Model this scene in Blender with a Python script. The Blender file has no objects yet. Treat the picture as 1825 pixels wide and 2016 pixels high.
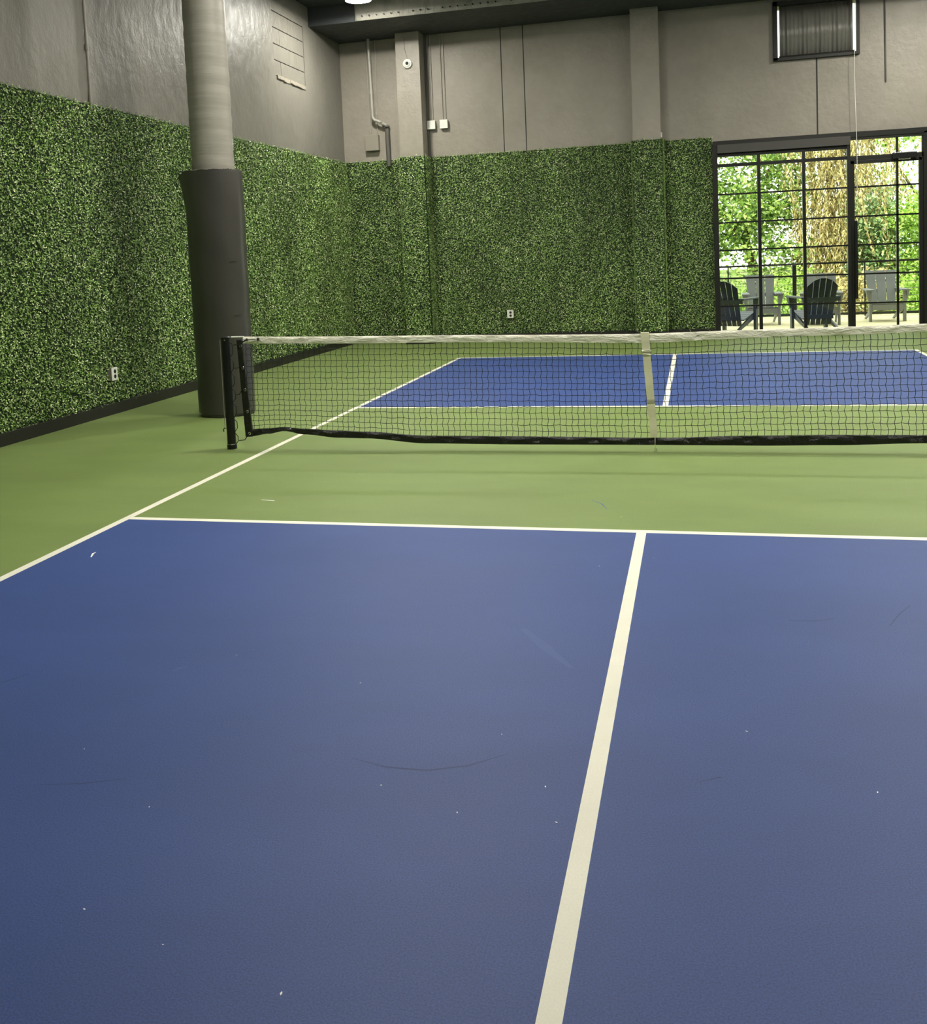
import bpy, math, random
import numpy as np
from mathutils import Vector, Matrix

random.seed(7); rng = np.random.default_rng(7)
C = bpy.context.scene.collection
S = bpy.context.scene

# ------------------------------------------------------------------ camera
cam_d = bpy.data.cameras.new('camera'); cam = bpy.data.objects.new('camera', cam_d); C.objects.link(cam)
R_ = Vector((0.96699756, 0.25089383, -0.0443623)); U_ = Vector((0.02196888, 0.091362, 0.99557539)); F_ = Vector((-0.25383675, 0.96369356, -0.08283498))
CAM = Vector((0.30709, -7.34567, 1.48176))
cam.matrix_world = Matrix(((R_.x, U_.x, -F_.x, CAM.x), (R_.y, U_.y, -F_.y, CAM.y), (R_.z, U_.z, -F_.z, CAM.z), (0, 0, 0, 1)))
cam_d.sensor_fit = 'HORIZONTAL'; cam_d.sensor_width = 36; cam_d.lens = 1976.853 * 36 / 1825
cam_d.shift_x = 57.26 / 1825; cam_d.shift_y = -339.76 / 1825
cam_d.clip_start = .05; cam_d.clip_end = 300
S.camera = cam
# ------------------------------------------------------------------ light
LAMP_POWER = 425.0          # emission strength of each ceiling lamp
SKY_STRENGTH = 3.6
SUN_STRENGTH = 9.0
S.view_settings.view_transform = 'Standard'; S.view_settings.look = 'None'
S.view_settings.exposure = 0.0; S.view_settings.gamma = 1.0; S.view_settings.use_curve_mapping = False
w = bpy.data.worlds.new('sky'); S.world = w; w.use_nodes = True
bg = w.node_tree.nodes['Background']; bg.inputs[0].default_value = (.97, 1, .96, 1); bg.inputs[1].default_value = SKY_STRENGTH
sd = bpy.data.lights.new('sun', 'SUN'); sd.energy = SUN_STRENGTH; sd.angle = math.radians(.6); sd.color = (1, .95, .8)
so = bpy.data.objects.new('sun', sd); C.objects.link(so)
so.rotation_euler = Vector((.45, .62, -1.0)).to_track_quat('-Z', 'Y').to_euler()

# ------------------------------------------------------------------ helpers
class MB:
    def __init__(s): s.v = []; s.f = []; s.m = []
    def add(s, vs, fs, mi=0):
        o = len(s.v); s.v += [tuple(a) for a in vs]; s.f += [tuple(i + o for i in f) for f in fs]; s.m += [mi] * len(fs); return s
    def box(s, a, b, mi=0):
        x0, y0, z0 = a; x1, y1, z1 = b
        return s.add([(x0,y0,z0),(x1,y0,z0),(x1,y1,z0),(x0,y1,z0),(x0,y0,z1),(x1,y0,z1),(x1,y1,z1),(x0,y1,z1)],
                     [(0,3,2,1),(4,5,6,7),(0,1,5,4),(1,2,6,5),(2,3,7,6),(3,0,4,7)], mi)
    def hexa(s, pts, mi=0):
        return s.add(pts, [(0,3,2,1),(4,5,6,7),(0,1,5,4),(1,2,6,5),(2,3,7,6),(3,0,4,7)], mi)
    def tube(s, path, r, n=8, cap=True, mi=0):
        path = [Vector(p) for p in path]; rs = r if hasattr(r, '__len__') else [r] * len(path)
        vs = []; up = None
        for i, p in enumerate(path):
            d = (path[min(i+1, len(path)-1)] - path[max(i-1, 0)]).normalized()
            if up is None or abs(up.dot(d)) > .98: up = Vector((0,0,1)) if abs(d.z) < .9 else Vector((1,0,0))
            a = d.cross(up).normalized(); b = a.cross(d).normalized(); up = b
            for k in range(n):
                t = 2*math.pi*k/n; vs.append(p + a*math.cos(t)*rs[i] + b*math.sin(t)*rs[i])
        fs = [(i*n+k, i*n+(k+1)%n, (i+1)*n+(k+1)%n, (i+1)*n+k) for i in range(len(path)-1) for k in range(n)]
        if cap: fs += [tuple(range(n-1, -1, -1)), tuple((len(path)-1)*n+k for k in range(n))]
        return s.add(vs, fs, mi)
    def cyl(s, a, b, r, n=24, mi=0): return s.tube([a, b], r, n, True, mi)
    def ball(s, c, r, n=8, sc=(1,1,1)):
        vs = []; m = n//2
        for i in range(m+1):
            th = math.pi*i/m
            for k in range(n):
                ph = 2*math.pi*k/n; vs.append((c[0]+r*sc[0]*math.sin(th)*math.cos(ph), c[1]+r*sc[1]*math.sin(th)*math.sin(ph), c[2]+r*sc[2]*math.cos(th)))
        return s.add(vs, [(i*n+k, (i+1)*n+k, (i+1)*n+(k+1)%n, i*n+(k+1)%n) for i in range(m) for k in range(n)])
    def ring(s, c, ax, R, r, n=20, k=6):
        ax = Vector(ax).normalized(); a = ax.orthogonal().normalized(); b = ax.cross(a)
        vs = []; c = Vector(c)
        for i in range(n):
            t = 2*math.pi*i/n; d = a*math.cos(t)+b*math.sin(t)
            for j in range(k):
                u = 2*math.pi*j/k; vs.append(c + d*(R+r*math.cos(u)) + ax*r*math.sin(u))
        return s.add(vs, [(i*k+j, ((i+1)%n)*k+j, ((i+1)%n)*k+(j+1)%k, i*k+(j+1)%k) for i in range(n) for j in range(k)])
    def build(s, name, mat, parent=None, smooth=False, bevel=0, loc=None):
        me = bpy.data.meshes.new(name); me.from_pydata([tuple(p) for p in s.v], [], s.f)
        for m in (mat if isinstance(mat, (list, tuple)) else [mat]): me.materials.append(m)
        if any(s.m): me.polygons.foreach_set('material_index', s.m)
        if smooth: me.polygons.foreach_set('use_smooth', [True]*len(s.f))
        me.update()
        o = bpy.data.objects.new(name, me); C.objects.link(o)
        if parent: o.parent = parent
        if loc: o.location = loc
        if bevel:
            b = o.modifiers.new('bevel', 'BEVEL'); b.width = bevel; b.segments = 2; b.limit_method = 'ANGLE'
        if smooth and not bevel:
            me.set_sharp_from_angle(angle=math.radians(40))
        return o

def tag(o, label=None, cat=None, group=None, kind=None):
    if label: o['label'] = label
    if cat: o['category'] = cat
    if group: o['group'] = group
    if kind: o['kind'] = kind
    return o
def empty(name, loc=(0,0,0), rz=0):
    o = bpy.data.objects.new(name, None); C.objects.link(o); o.location = loc; o.rotation_euler = (0,0,rz); o.empty_display_size = .2
    return o
def copy_tree(o, parent=None):
    c = o.copy(); C.objects.link(c)
    if parent: c.parent = parent
    for ch in [x for x in list(C.objects) if x.parent == o]: copy_tree(ch, c)
    return c

# ------------------------------------------------------------------ materials
def mat(name, col=(.5,.5,.5), rough=.5, metal=0, spec=.5, emit=None, es=0):
    m = bpy.data.materials.new(name); m.use_nodes = True; n = m.node_tree; p = n.nodes['Principled BSDF']
    p.inputs['Base Color'].default_value = (*col, 1); p.inputs['Roughness'].default_value = rough
    p.inputs['Metallic'].default_value = metal; p.inputs['Specular IOR Level'].default_value = spec
    if emit: p.inputs['Emission Color'].default_value = (*emit, 1); p.inputs['Emission Strength'].default_value = es
    return m
def N(m, t, **kw):
    n = m.node_tree.nodes.new(t)
    for k, v in kw.items(): setattr(n, k, v)
    return n
def Lk(m, a, b): m.node_tree.links.new(a, b)
def P(m): return m.node_tree.nodes['Principled BSDF']
def ramp(m, fac, stops):
    r = N(m, 'ShaderNodeValToRGB'); e = r.color_ramp.elements
    while len(e) < len(stops): e.new(.5)
    for i, (p, c) in enumerate(stops): e[i].position = p; e[i].color = (*c, 1)
    Lk(m, fac, r.inputs[0]); return r.outputs[0]
def noise(m, scale, detail=4, rough=.5, mapping=None, dim='3D'):
    tc = N(m, 'ShaderNodeTexCoord'); v = tc.outputs['Object']
    if mapping:
        mp = N(m, 'ShaderNodeMapping'); mp.inputs['Scale'].default_value = mapping; Lk(m, v, mp.inputs[0]); v = mp.outputs[0]
    n = N(m, 'ShaderNodeTexNoise'); n.inputs['Scale'].default_value = scale; n.inputs['Detail'].default_value = detail; n.inputs['Roughness'].default_value = rough
    Lk(m, v, n.inputs['Vector']); return n.outputs['Fac']
def mul(m, a, b, t='MULTIPLY'):
    x = N(m, 'ShaderNodeMix', data_type='RGBA', blend_type=t); x.inputs[0].default_value = 1
    Lk(m, a, x.inputs[6]); Lk(m, b, x.inputs[7]); return x.outputs[2]
def bump(m, h, dist, strength=1.0, prev=None):
    b = N(m, 'ShaderNodeBump'); b.inputs['Distance'].default_value = dist; b.inputs['Strength'].default_value = strength
    Lk(m, h, b.inputs['Height'])
    if prev: Lk(m, prev, b.inputs['Normal'])
    return b.outputs[0]
def grained(name, col, rough=.5, amt=.12, scale=300, big=.06, spec=.5, bumpd=.0005, bigscale=.9, mapping=None):
    """a base colour with a fine grain and a broad mottle"""
    m = mat(name, col, rough, 0, spec)
    a = ramp(m, noise(m, scale, 2), [(.3, (1-amt,)*3), (.7, (1+amt,)*3)])
    b = ramp(m, noise(m, bigscale, 5, .6, mapping), [(.3, (1-big,)*3), (.7, (1+big,)*3)])
    rgb = N(m, 'ShaderNodeRGB'); rgb.outputs[0].default_value = (*col, 1)
    Lk(m, mul(m, mul(m, rgb.outputs[0], a), b), P(m).inputs['Base Color'])
    if bumpd: Lk(m, bump(m, noise(m, scale, 2), bumpd), P(m).inputs['Normal'])
    return m

GREEN = grained('court_green', (.168, .232, .070), .60, .16, 210, .10, .35, .0003, .7, (1, 2.2, 1))
BLUE = grained('court_blue', (.036, .070, .228), .58, .24, 210, .08, .33, .0003, .8, (1, 2, 1))
WHITE = grained('line_white', (.82, .80, .68), .5, .04, 200, .05, .4, .0003, 3)
SCUFFD = mat('scuff_dark', (.026, .048, .150), .6, 0, .3); SCUFFL = mat('scuff_pale', (.050, .088, .255), .6, 0, .33); FLECK = mat('white_fleck', (.8, .8, .78), .7)
def concrete(name, col, rough, bs=1.0, mapping=(1,1,1)):
    m = mat(name, col, rough, 0, .5)
    n1 = noise(m, 1.1, 8, .62, mapping); n2 = noise(m, 9, 6, .6, mapping); n3 = noise(m, 60, 3)
    a = ramp(m, n1, [(.3, (.88,.88,.88)), (.7, (1.1,1.1,1.1))]); b = ramp(m, n2, [(.3, (.95,.95,.95)), (.7, (1.04,1.04,1.04))])
    rgb = N(m, 'ShaderNodeRGB'); rgb.outputs[0].default_value = (*col, 1)
    Lk(m, mul(m, mul(m, rgb.outputs[0], a), b), P(m).inputs['Base Color'])
    nb = bump(m, n1, .02*bs); nb = bump(m, n2, .008*bs, 1, nb); nb = bump(m, n3, .0012*bs, 1, nb)
    Lk(m, nb, P(m).inputs['Normal'])
    r = ramp(m, n2, [(.3, (rough-.06,)*3), (.7, (rough+.1,)*3)]); Lk(m, r, P(m).inputs['Roughness'])
    return m
WALL = concrete('painted_concrete', (.292, .264, .223), .44, 1.2)
WALLL = concrete('troweled_concrete', (.185, .176, .152), .42, 1.5, (1, 1, .7))
COLM = concrete('column_paint', (.27, .255, .22), .42, .12, (1.5, 1.5, 22))
CEIL = concrete('dark_ceiling', (.035, .037, .04), .7, .5)
PADM = grained('pad_vinyl', (.044, .042, .037), .32, .05, 90, .10, .6, .0006, 2.5)
BLACK = grained('black_steel', (.009, .0095, .009), .33, .05, 60, .08, .35, .0003)
FRAME = grained('frame_steel', (.013, .013, .011), .4, .05, 60, .08, .32, .0003)
HEADER = grained('header_grey', (.05, .047, .041), .5, .05, 60, .05)
BASEM = grained('baseboard_black', (.014, .013, .012), .45, .1, 40, .2, .5, .001)
CORD = mat('net_cord', (.006, .007, .010), .7)
VINYL = mat('black_vinyl', (.008, .008, .008), .28)
Lk(VINYL, bump(VINYL, noise(VINYL, 22, 5, .6), .02), P(VINYL).inputs['Normal'])
CANVAS = mat('white_canvas', (.88, .85, .72), .75)
_n = noise(CANVAS, 9, 4, .6, (1, 1, 2.5))
Lk(CANVAS, bump(CANVAS, _n, .03), P(CANVAS).inputs['Normal'])
Lk(CANVAS, ramp(CANVAS, _n, [(.35, (.80,.77,.64)), (.6, (.92,.90,.78))]), P(CANVAS).inputs['Base Color'])
WEB = grained('cream_webbing', (.84, .80, .60), .8, .06, 220, .08)
WPLASTIC = mat('white_plastic', (.78, .78, .72), .4)
GREYBOX = mat('grey_box', (.27, .245, .205), .45)
CONDUIT = grained('conduit_paint', (.34, .315, .27), .35, .05, 40, .05)
PIPEM = grained('pipe_paint', (.38, .365, .32), .3, .05, 40, .05)
DARKPIPE = grained('dark_pipe', (.10, .095, .085), .5, .05, 40, .05)
CHROME = mat('chrome', (.75, .75, .72), .22, 1)
HOLE = mat('socket_black', (.008, .008, .008), .5)
SEAL = mat('joint_sealant', (.02, .018, .016), .7)
GLASS = bpy.data.materials.new('window_glass'); GLASS.use_nodes = True
_t = GLASS.node_tree; _t.nodes.remove(_t.nodes['Principled BSDF'])
_tr = _t.nodes.new('ShaderNodeBsdfTransparent'); _tr.inputs[0].default_value = (.93, .96, .93, 1)
_gl = _t.nodes.new('ShaderNodeBsdfGlossy'); _gl.inputs['Roughness'].default_value = .03
_fr = _t.nodes.new('ShaderNodeFresnel'); _fr.inputs[0].default_value = 1.45; _mx = _t.nodes.new('ShaderNodeMixShader')
_t.links.new(_fr.outputs[0], _mx.inputs[0]); _t.links.new(_tr.outputs[0], _mx.inputs[1]); _t.links.new(_gl.outputs[0], _mx.inputs[2])
_t.links.new(_mx.outputs[0], _t.nodes['Material Output'].inputs[0])
SHADE = mat('black_shade', (.19, .185, .165), .3)
Lk(SHADE, bump(SHADE, noise(SHADE, 6, 5, .6, (4, 1, .25)), .02), P(SHADE).inputs['Normal'])

def leafmat(name, stops, rough=.42, patch=None, trans=0):
    m = mat(name, (.1,.2,.05), rough, 0, .5)
    at = N(m, 'ShaderNodeAttribute', attribute_name='tone')
    c = ramp(m, at.outputs['Fac'], stops)
    if patch:
        b = ramp(m, noise(m, patch[0], 3, .5, patch[2]), [(.35, (1-patch[1],)*3), (.65, (1+patch[1],)*3)]); c = mul(m, c, b)
    Lk(m, c, P(m).inputs['Base Color'])
    if trans:
        tl = N(m, 'ShaderNodeBsdfTranslucent'); Lk(m, c, tl.inputs[0]); mx = N(m, 'ShaderNodeMixShader'); mx.inputs[0].default_value = trans
        Lk(m, P(m).outputs[0], mx.inputs[1]); Lk(m, tl.outputs[0], mx.inputs[2]); Lk(m, mx.outputs[0], m.node_tree.nodes['Material Output'].inputs[0])
    return m
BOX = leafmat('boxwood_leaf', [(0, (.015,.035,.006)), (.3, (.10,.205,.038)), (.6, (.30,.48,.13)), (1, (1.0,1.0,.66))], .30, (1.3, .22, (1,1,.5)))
BOXBACK = mat('boxwood_backing', (.010, .022, .006), .8)

def leaves_mesh(name, pos, nrm, L, Wd, m, parent=None, tone=None, tilt=1.0, dirs=None, seed=1):
    """a mesh of folded leaves: pos (n,3), nrm (n,3) mean facing; L, Wd (n,) sizes"""
    r = np.random.default_rng(seed); n = len(pos)
    nn = nrm + r.normal(size=(n,3))*tilt*.6; nn /= np.linalg.norm(nn, axis=1)[:,None]
    d = r.normal(size=(n,3)) if dirs is None else dirs + r.normal(size=(n,3))*.25
    d -= (d*nn).sum(1)[:,None]*nn; d /= np.linalg.norm(d, axis=1)[:,None]+1e-9
    sd_ = np.cross(nn, d)
    L = np.broadcast_to(L, n)[:,None]; Wd = np.broadcast_to(Wd, n)[:,None]
    v = np.empty((n,4,3)); v[:,0] = pos - d*L*.5; v[:,2] = pos + d*L*.5 - nn*L*.06
    v[:,1] = pos + sd_*Wd*.5 + nn*Wd*.22; v[:,3] = pos - sd_*Wd*.5 + nn*Wd*.22
    me = bpy.data.meshes.new(name); me.vertices.add(n*4); me.vertices.foreach_set('co', v.astype(np.float32).ravel())
    b = (np.arange(n)*4)[:,None]; lp = np.concatenate([b, b+1, b+2, b, b+2, b+3], 1).astype(np.int32)
    me.loops.add(n*6); me.loops.foreach_set('vertex_index', lp.ravel())
    me.polygons.add(n*2); me.polygons.foreach_set('loop_start', np.arange(0, n*6, 3, dtype=np.int32))
    if tone is None: tone = r.random(n)
    at = me.attributes.new('tone', 'FLOAT', 'FACE'); at.data.foreach_set('value', np.repeat(tone, 2).astype(np.float32))
    me.materials.append(m); me.update(calc_edges=True)
    o = bpy.data.objects.new(name, me); C.objects.link(o)
    if parent: o.parent = parent
    return o

# ------------------------------------------------------------------ the room
XL, YB, XR, YF, ZC = -5.58, 9.43, 7.6, -13.5, 6.6
# floor with the court painted on it
fm = MB()
HW = 3.048; l = .0508; K = 2.134; BL = 6.706
xs = [XL-.1, -HW, -HW+l, -l/2, l/2, HW-l, HW, XR+.1]
ys = [YF-.1, -BL, -BL+l, -K, -K+l, K-l, K, BL-l, BL, YB+.3]
for i in range(7):
    for j in range(9):
        inx = 1 <= i <= 5; iny = 1 <= j <= 7
        mi = 0
        if inx and iny:
            if j in (1, 7) or i in (1, 5) or j in (3, 5): mi = 2
            elif j == 4: mi = 0
            elif i == 3: mi = 2
            else: mi = 1
        fm.add([(xs[i],ys[j],0),(xs[i+1],ys[j],0),(xs[i+1],ys[j+1],0),(xs[i],ys[j+1],0)], [(0,1,2,3)], mi)
def ribbon(pts, ws, mi):
    z = .0004; vs = []
    for i, p in enumerate(pts):
        a = Vector(pts[max(i-1,0)]); b = Vector(pts[min(i+1,len(pts)-1)]); d = (b-a).normalized(); nrm = Vector((-d.y, d.x))
        for s_ in (1, -1): vs.append((p[0]+nrm.x*ws[i]*s_, p[1]+nrm.y*ws[i]*s_, z))
    fm.add(vs, [(2*i, 2*i+1, 2*i+3, 2*i+2) for i in range(len(pts)-1)], mi)
SCUFFS = [  # (points, half widths, material): worn marks on the paint
 ([(-0.724,-4.632), (-0.603,-4.666), (-0.480,-4.665), (-0.369,-4.620), (-0.266,-4.530)], [0.001, 0.003, 0.004, 0.004, 0.001], 3),
 ([(-0.386,-3.541), (-0.270,-3.716), (-0.154,-3.886)], [0.012, 0.022, 0.008], 4),
 ([(-0.582,-3.805), (-0.546,-3.766)], [0.003, 0.003], 4),
 ([(-1.595,-4.135), (-1.582,-4.105), (-1.553,-4.082)], [0.004, 0.009, 0.002], 4),
 ([(-2.772,-2.862), (-2.799,-2.803), (-2.799,-2.776)], [0.003, 0.006, 0.003], 5),
 ([(-2.352,-2.790), (-2.309,-2.741)], [0.003, 0.003], 4),
 ([(-1.572,-4.935), (-1.454,-4.909), (-1.335,-4.859)], [0.001, 0.003, 0.001], 3),
 ([(-2.183,-4.327), (-2.152,-4.283), (-2.127,-4.229)], [0.002, 0.003, 0.001], 3),
 ([(0.621,-3.315), (0.715,-3.308), (0.803,-3.268)], [0.002, 0.004, 0.002], 3),
 ([(0.991,-3.319), (1.046,-3.191), (1.107,-3.080)], [0.002, 0.003, 0.002], 3),
 ([(-2.374,-1.615), (-2.279,-1.633)], [0.004, 0.006], 5),
 ([(-0.322,-1.471), (-0.255,-1.551), (-0.215,-1.675)], [0.002, 0.004, 0.001], 4),
 ([(0.275,-4.599), (0.343,-4.560)], [0.001, 0.003], 3),
]
for p in SCUFFS: ribbon(*p)
FLECKS = [(-1.188,-4.987), (-0.130,-4.694), (-0.077,-4.863), (-0.860,-5.489), (-1.421,-3.957), (-0.306,-4.414), (-0.163,-2.717), (0.080,-2.564), (0.745,-4.570), (-1.107,-5.414), (-0.543,-5.575), (-0.124,-1.833), (-1.570,-4.721), (-0.865,-4.124), (-0.586,-4.766), (0.424,-4.274), (-0.342,-4.864)]
SPECKS = [(-0.686,-4.885), (-0.031,-3.753)]
for lst, mi in ((FLECKS, 5), (SPECKS, 3)):
    for x, y in lst:
        s_ = random.uniform(.0016, .0034); a = random.uniform(0, 3)
        fm.add([(x+s_*math.cos(a+k*1.571)*(1.8 if k%2 else .8), y+s_*math.sin(a+k*1.571)*(1.8 if k%2 else .8), .0008) for k in range(4)], [(0,1,2,3)], mi)
fl = fm.build('floor', [GREEN, BLUE, WHITE, SCUFFD, SCUFFL, FLECK])
tag(fl, 'green and blue painted court floor with white lines', 'floor', kind='structure')

def wall_boxes(mb, a0, a1, z0, z1, holes, fn):
    """tile the rectangle minus holes with boxes; fn(a0,a1,z0,z1) adds one"""
    As = sorted({a0, a1, *[h[0] for h in holes], *[h[1] for h in holes]}); Zs = sorted({z0, z1, *[h[2] for h in holes], *[h[3] for h in holes]})
    for i in range(len(As)-1):
        for j in range(len(Zs)-1):
            ca, cz = (As[i]+As[i+1])/2, (Zs[j]+Zs[j+1])/2
            if any(h[0] < ca < h[1] and h[2] < cz < h[3] for h in holes): continue
            fn(As[i], As[i+1], Zs[j], Zs[j+1])
# left wall with a bricked-up opening
IY0, IY1, IZ0, IZ1 = 6.54, 7.76, 4.21, 5.15
m_ = MB(); wall_boxes(m_, YF, YB+.3, 0, ZC, [(IY0, IY1, IZ0, IZ1)], lambda a,b,c,d: m_.box((XL-.25, a, c), (XL, b, d)))
wl = tag(m_.build('wall_left', WALLL), 'tall grey troweled concrete wall on the left above the hedge', 'wall', kind='structure')
m_ = MB(); bh = (IZ1-IZ0)/4
for j in range(4):
    cuts = [IY0, IY0+.62, IY1] if j % 2 else [IY0, IY0+.28, IY0+.98, IY1]
    for a, b in zip(cuts[:-1], cuts[1:]): m_.box((XL-.2, a+.004, IZ0+j*bh+.005), (XL-.012, b-.004, IZ0+(j+1)*bh-.005))
m_.build('block_infill', WALLL, wl, bevel=.006)
MB().box((XL-.24, IY0-.001, IZ0-.001), (XL-.16, IY1, IZ1)).build('mortar', WALLL, wl)
m_ = MB()
for k in range(14):
    y0 = IY0+.08+k*(IY1-IY0-.12)/14; m_.box((XL-.02, y0, IZ0-.03-random.random()*.02), (XL+.012+random.random()*.014, y0+.088, IZ0+.012+random.random()*.008))
m_.build('mortar_ledge', GREYBOX, wl, bevel=.006)

# back wall with two pilasters, a glazed opening and a high window
DX0, DX1, DZ1 = .60, 3.80, 3.085
WX0, WX1, WZ0, WZ1 = 1.58, 2.77, 4.30, 5.085
m_ = MB(); wall_boxes(m_, XL-.25, XR, 0, ZC, [(DX0, DX1, 0, DZ1), (WX0, WX1, WZ0, WZ1)], lambda a,b,c,d: m_.box((a, YB, c), (b, YB+.3, d)))
P1, P2, PY = (-4.468, -4.062), (-.618, -.19), 9.07
for a, b in (P1, P2): m_.box((a, PY, 0), (b, YB+.01, ZC))
wb = tag(m_.build('wall_back', WALL), 'grey painted concrete end wall with two pilasters above the hedge', 'wall', kind='structure')
for x, z0, z1 in ((-2.754, 3.1, 5.2), (-2.379, 3.1, 5.2), (2.168, 3.09, 4.25)):
    w_ = .008 if x < 0 else .011
    MB().box((x-w_, YB-.003, z0), (x+w_, YB+.01, z1)).build('expansion_joint', SEAL, wb)
tag(MB().box((XR, YF, 0), (XR+.2, YB+.3, ZC)).build('wall_right', WALL), 'grey painted wall on the far right side of the court', 'wall', kind='structure')
tag(MB().box((XL-.25, YF-.2, 0), (XR+.2, YF, ZC)).build('wall_front', WALL), 'grey painted wall behind the viewer', 'wall', kind='structure')
tag(MB().box((XL-.25, YF-.2, ZC), (XR+.2, YB+.3, ZC+.3)).build('ceiling', CEIL), 'dark painted high ceiling above the court', 'ceiling', kind='structure')
# dropped soffit along the end wall
SY = 8.0
SOFF = concrete('soffit_paint', (.03, .034, .037), .6, .6)
FASC = concrete('fascia_paint', (.30, .29, .255), .4, 1.2, (5, 1, 1))
so_ = MB().box((XL+.0, SY, 5.2), (XR, YB, ZC)).build('trim_1', SOFF)
tag(so_, 'dark soffit dropped below the ceiling along the end wall', 'soffit', kind='structure')
m_ = MB(); 
vs = []; fs = []
for i in range(301):
    x = -4.78 + i*(XR-.02+4.78)/300
    wv = .012*math.sin(i*1.9)+.010*math.sin(i*.77+1)
    for z, k in ((5.2, .15), (5.32, .6), (5.6, 1), (6.55, 1)): vs.append((x, SY-.03-wv*k, z))
for i in range(300):
    for k in range(3): fs.append((i*4+k, (i+1)*4+k, (i+1)*4+k+1, i*4+k+1))
m_.add(vs, fs)
fa = m_.build('facing_sheet', FASC, so_, smooth=True); sm = fa.modifiers.new('solid', 'SOLIDIFY'); sm.thickness = .012
for i in range(26):
    if i in (6, 10, 19): continue
    x = -4.66+i*.118
    MB().cyl((x, SY-.062, 5.262), (x, SY-.02, 5.262), .011, 10).build('bolt', HOLE, so_)
tag(MB().box((XL, 7.55, 5.5), (-4.78, SY, ZC)).build('trim_2', SOFF), 'dark corner block added where soffit meets the left wall', 'soffit', kind='structure')  # corner block added for the dark area left of the facing sheet

# baseboards
tag(MB().box((XL, YF, 0), (XL+.045, YB, .115)).build('baseboard_left', BASEM, bevel=.004), 'black base strip under the left hedge', 'baseboard', kind='structure')
m_ = MB()
def back_path(off):   # outline of the end wall from left corner to the glazing, offset into the room
    return [(XL+.02, YB-off), (P1[0]-off, YB-off), (P1[0]-off, PY-off), (P1[1]+off, PY-off), (P1[1]+off, YB-off), (P2[0]-off, YB-off), (P2[0]-off, PY-off), (P2[1]+off, PY-off), (P2[1]+off, YB-off), (.585, YB-off)]
def extrude_path(mb, path, t, z0, z1):
    out = back_path(0) if path is None else path
    inn = back_path(t)
    for i in range(len(out)-1):
        a, b, c, d = out[i], out[i+1], inn[i+1], inn[i]
        mb.hexa([(d[0],d[1],z0),(c[0],c[1],z0),(b[0],b[1],z0),(a[0],a[1],z0),(d[0],d[1],z1),(c[0],c[1],z1),(b[0],b[1],z1),(a[0],a[1],z1)])
extrude_path(m_, None, .04, 0, .115)
tag(m_.build('baseboard_back', BASEM), 'black base strip under the end wall hedge', 'baseboard', kind='structure')

# ------------------------------------------------------------------ boxwood hedge panels
HT = 3.165
def hedge_leaves(segs, dens, seed):
    """segs: list of (p0(x,y), p1(x,y), outward normal); returns positions, normals, tones"""
    r = np.random.default_rng(seed); A = []; B = []; T = []
    for p0, p1, nr in segs:
        p0 = np.array(p0); p1 = np.array(p1); ln = np.linalg.norm(p1-p0); n = int(ln*(HT-.1)*dens)
        u = r.random(n)*(1+.024/ln)-.012/ln; z = .105 + r.random(n)*(HT-.105)
        # leaf tufts: depth follows a lumpy field
        gx = u*ln
        lump = .5+.5*np.sin(gx*41+2.1*np.sin(z*17))*np.sin(z*37+1.7*np.sin(gx*23))
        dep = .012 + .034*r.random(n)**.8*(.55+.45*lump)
        # uneven top and bottom fringes
        z = np.where(z > HT-.03, z + r.normal(size=n)*.012, z); z = np.where(z < .13, z - np.abs(r.normal(size=n))*.012, z)
        nr3 = np.array([nr[0], nr[1], 0.]); P0 = np.concatenate([p0, [0.]]); D = np.concatenate([p1-p0, [0.]])
        pos = P0 + u[:,None]*D + nr3*dep[:,None]; pos[:,2] = z
        A.append(pos); B.append(np.tile(nr3 + np.array([0,0,.35]), (n,1)))
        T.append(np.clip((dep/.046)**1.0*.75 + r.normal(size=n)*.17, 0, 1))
    return np.concatenate(A), np.concatenate(B), np.concatenate(T)
DENS = 6800
for nm, segs, lab, seed in (
    ('left', [((XL, -4.5), (XL, YB-.03), (1, 0))], 'long artificial boxwood hedge covering the left wall', 3),
    ('back', None, 'artificial boxwood hedge wrapping the end wall and its two pilasters', 5)):
    if segs is None:
        bp = back_path(.0); segs = []
        for a, b in zip(bp[:-1], bp[1:]):
            d = Vector((b[0]-a[0], b[1]-a[1])).normalized(); segs.append((a, b, (d.y, -d.x)))
    pos, nr, tn = hedge_leaves(segs, DENS, seed)
    r = np.random.default_rng(seed+20); n = len(pos)
    h = empty('hedge_panel', tuple(np.round(pos.mean(0)*[1,1,0], 2)))
    tag(h, lab, 'hedge')
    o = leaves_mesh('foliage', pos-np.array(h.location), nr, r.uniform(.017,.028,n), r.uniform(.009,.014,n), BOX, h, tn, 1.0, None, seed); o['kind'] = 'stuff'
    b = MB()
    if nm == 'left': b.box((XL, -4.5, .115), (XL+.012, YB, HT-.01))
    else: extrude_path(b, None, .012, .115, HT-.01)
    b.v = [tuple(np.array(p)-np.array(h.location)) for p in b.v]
    b.build('backing_panel', BOXBACK, h)

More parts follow.
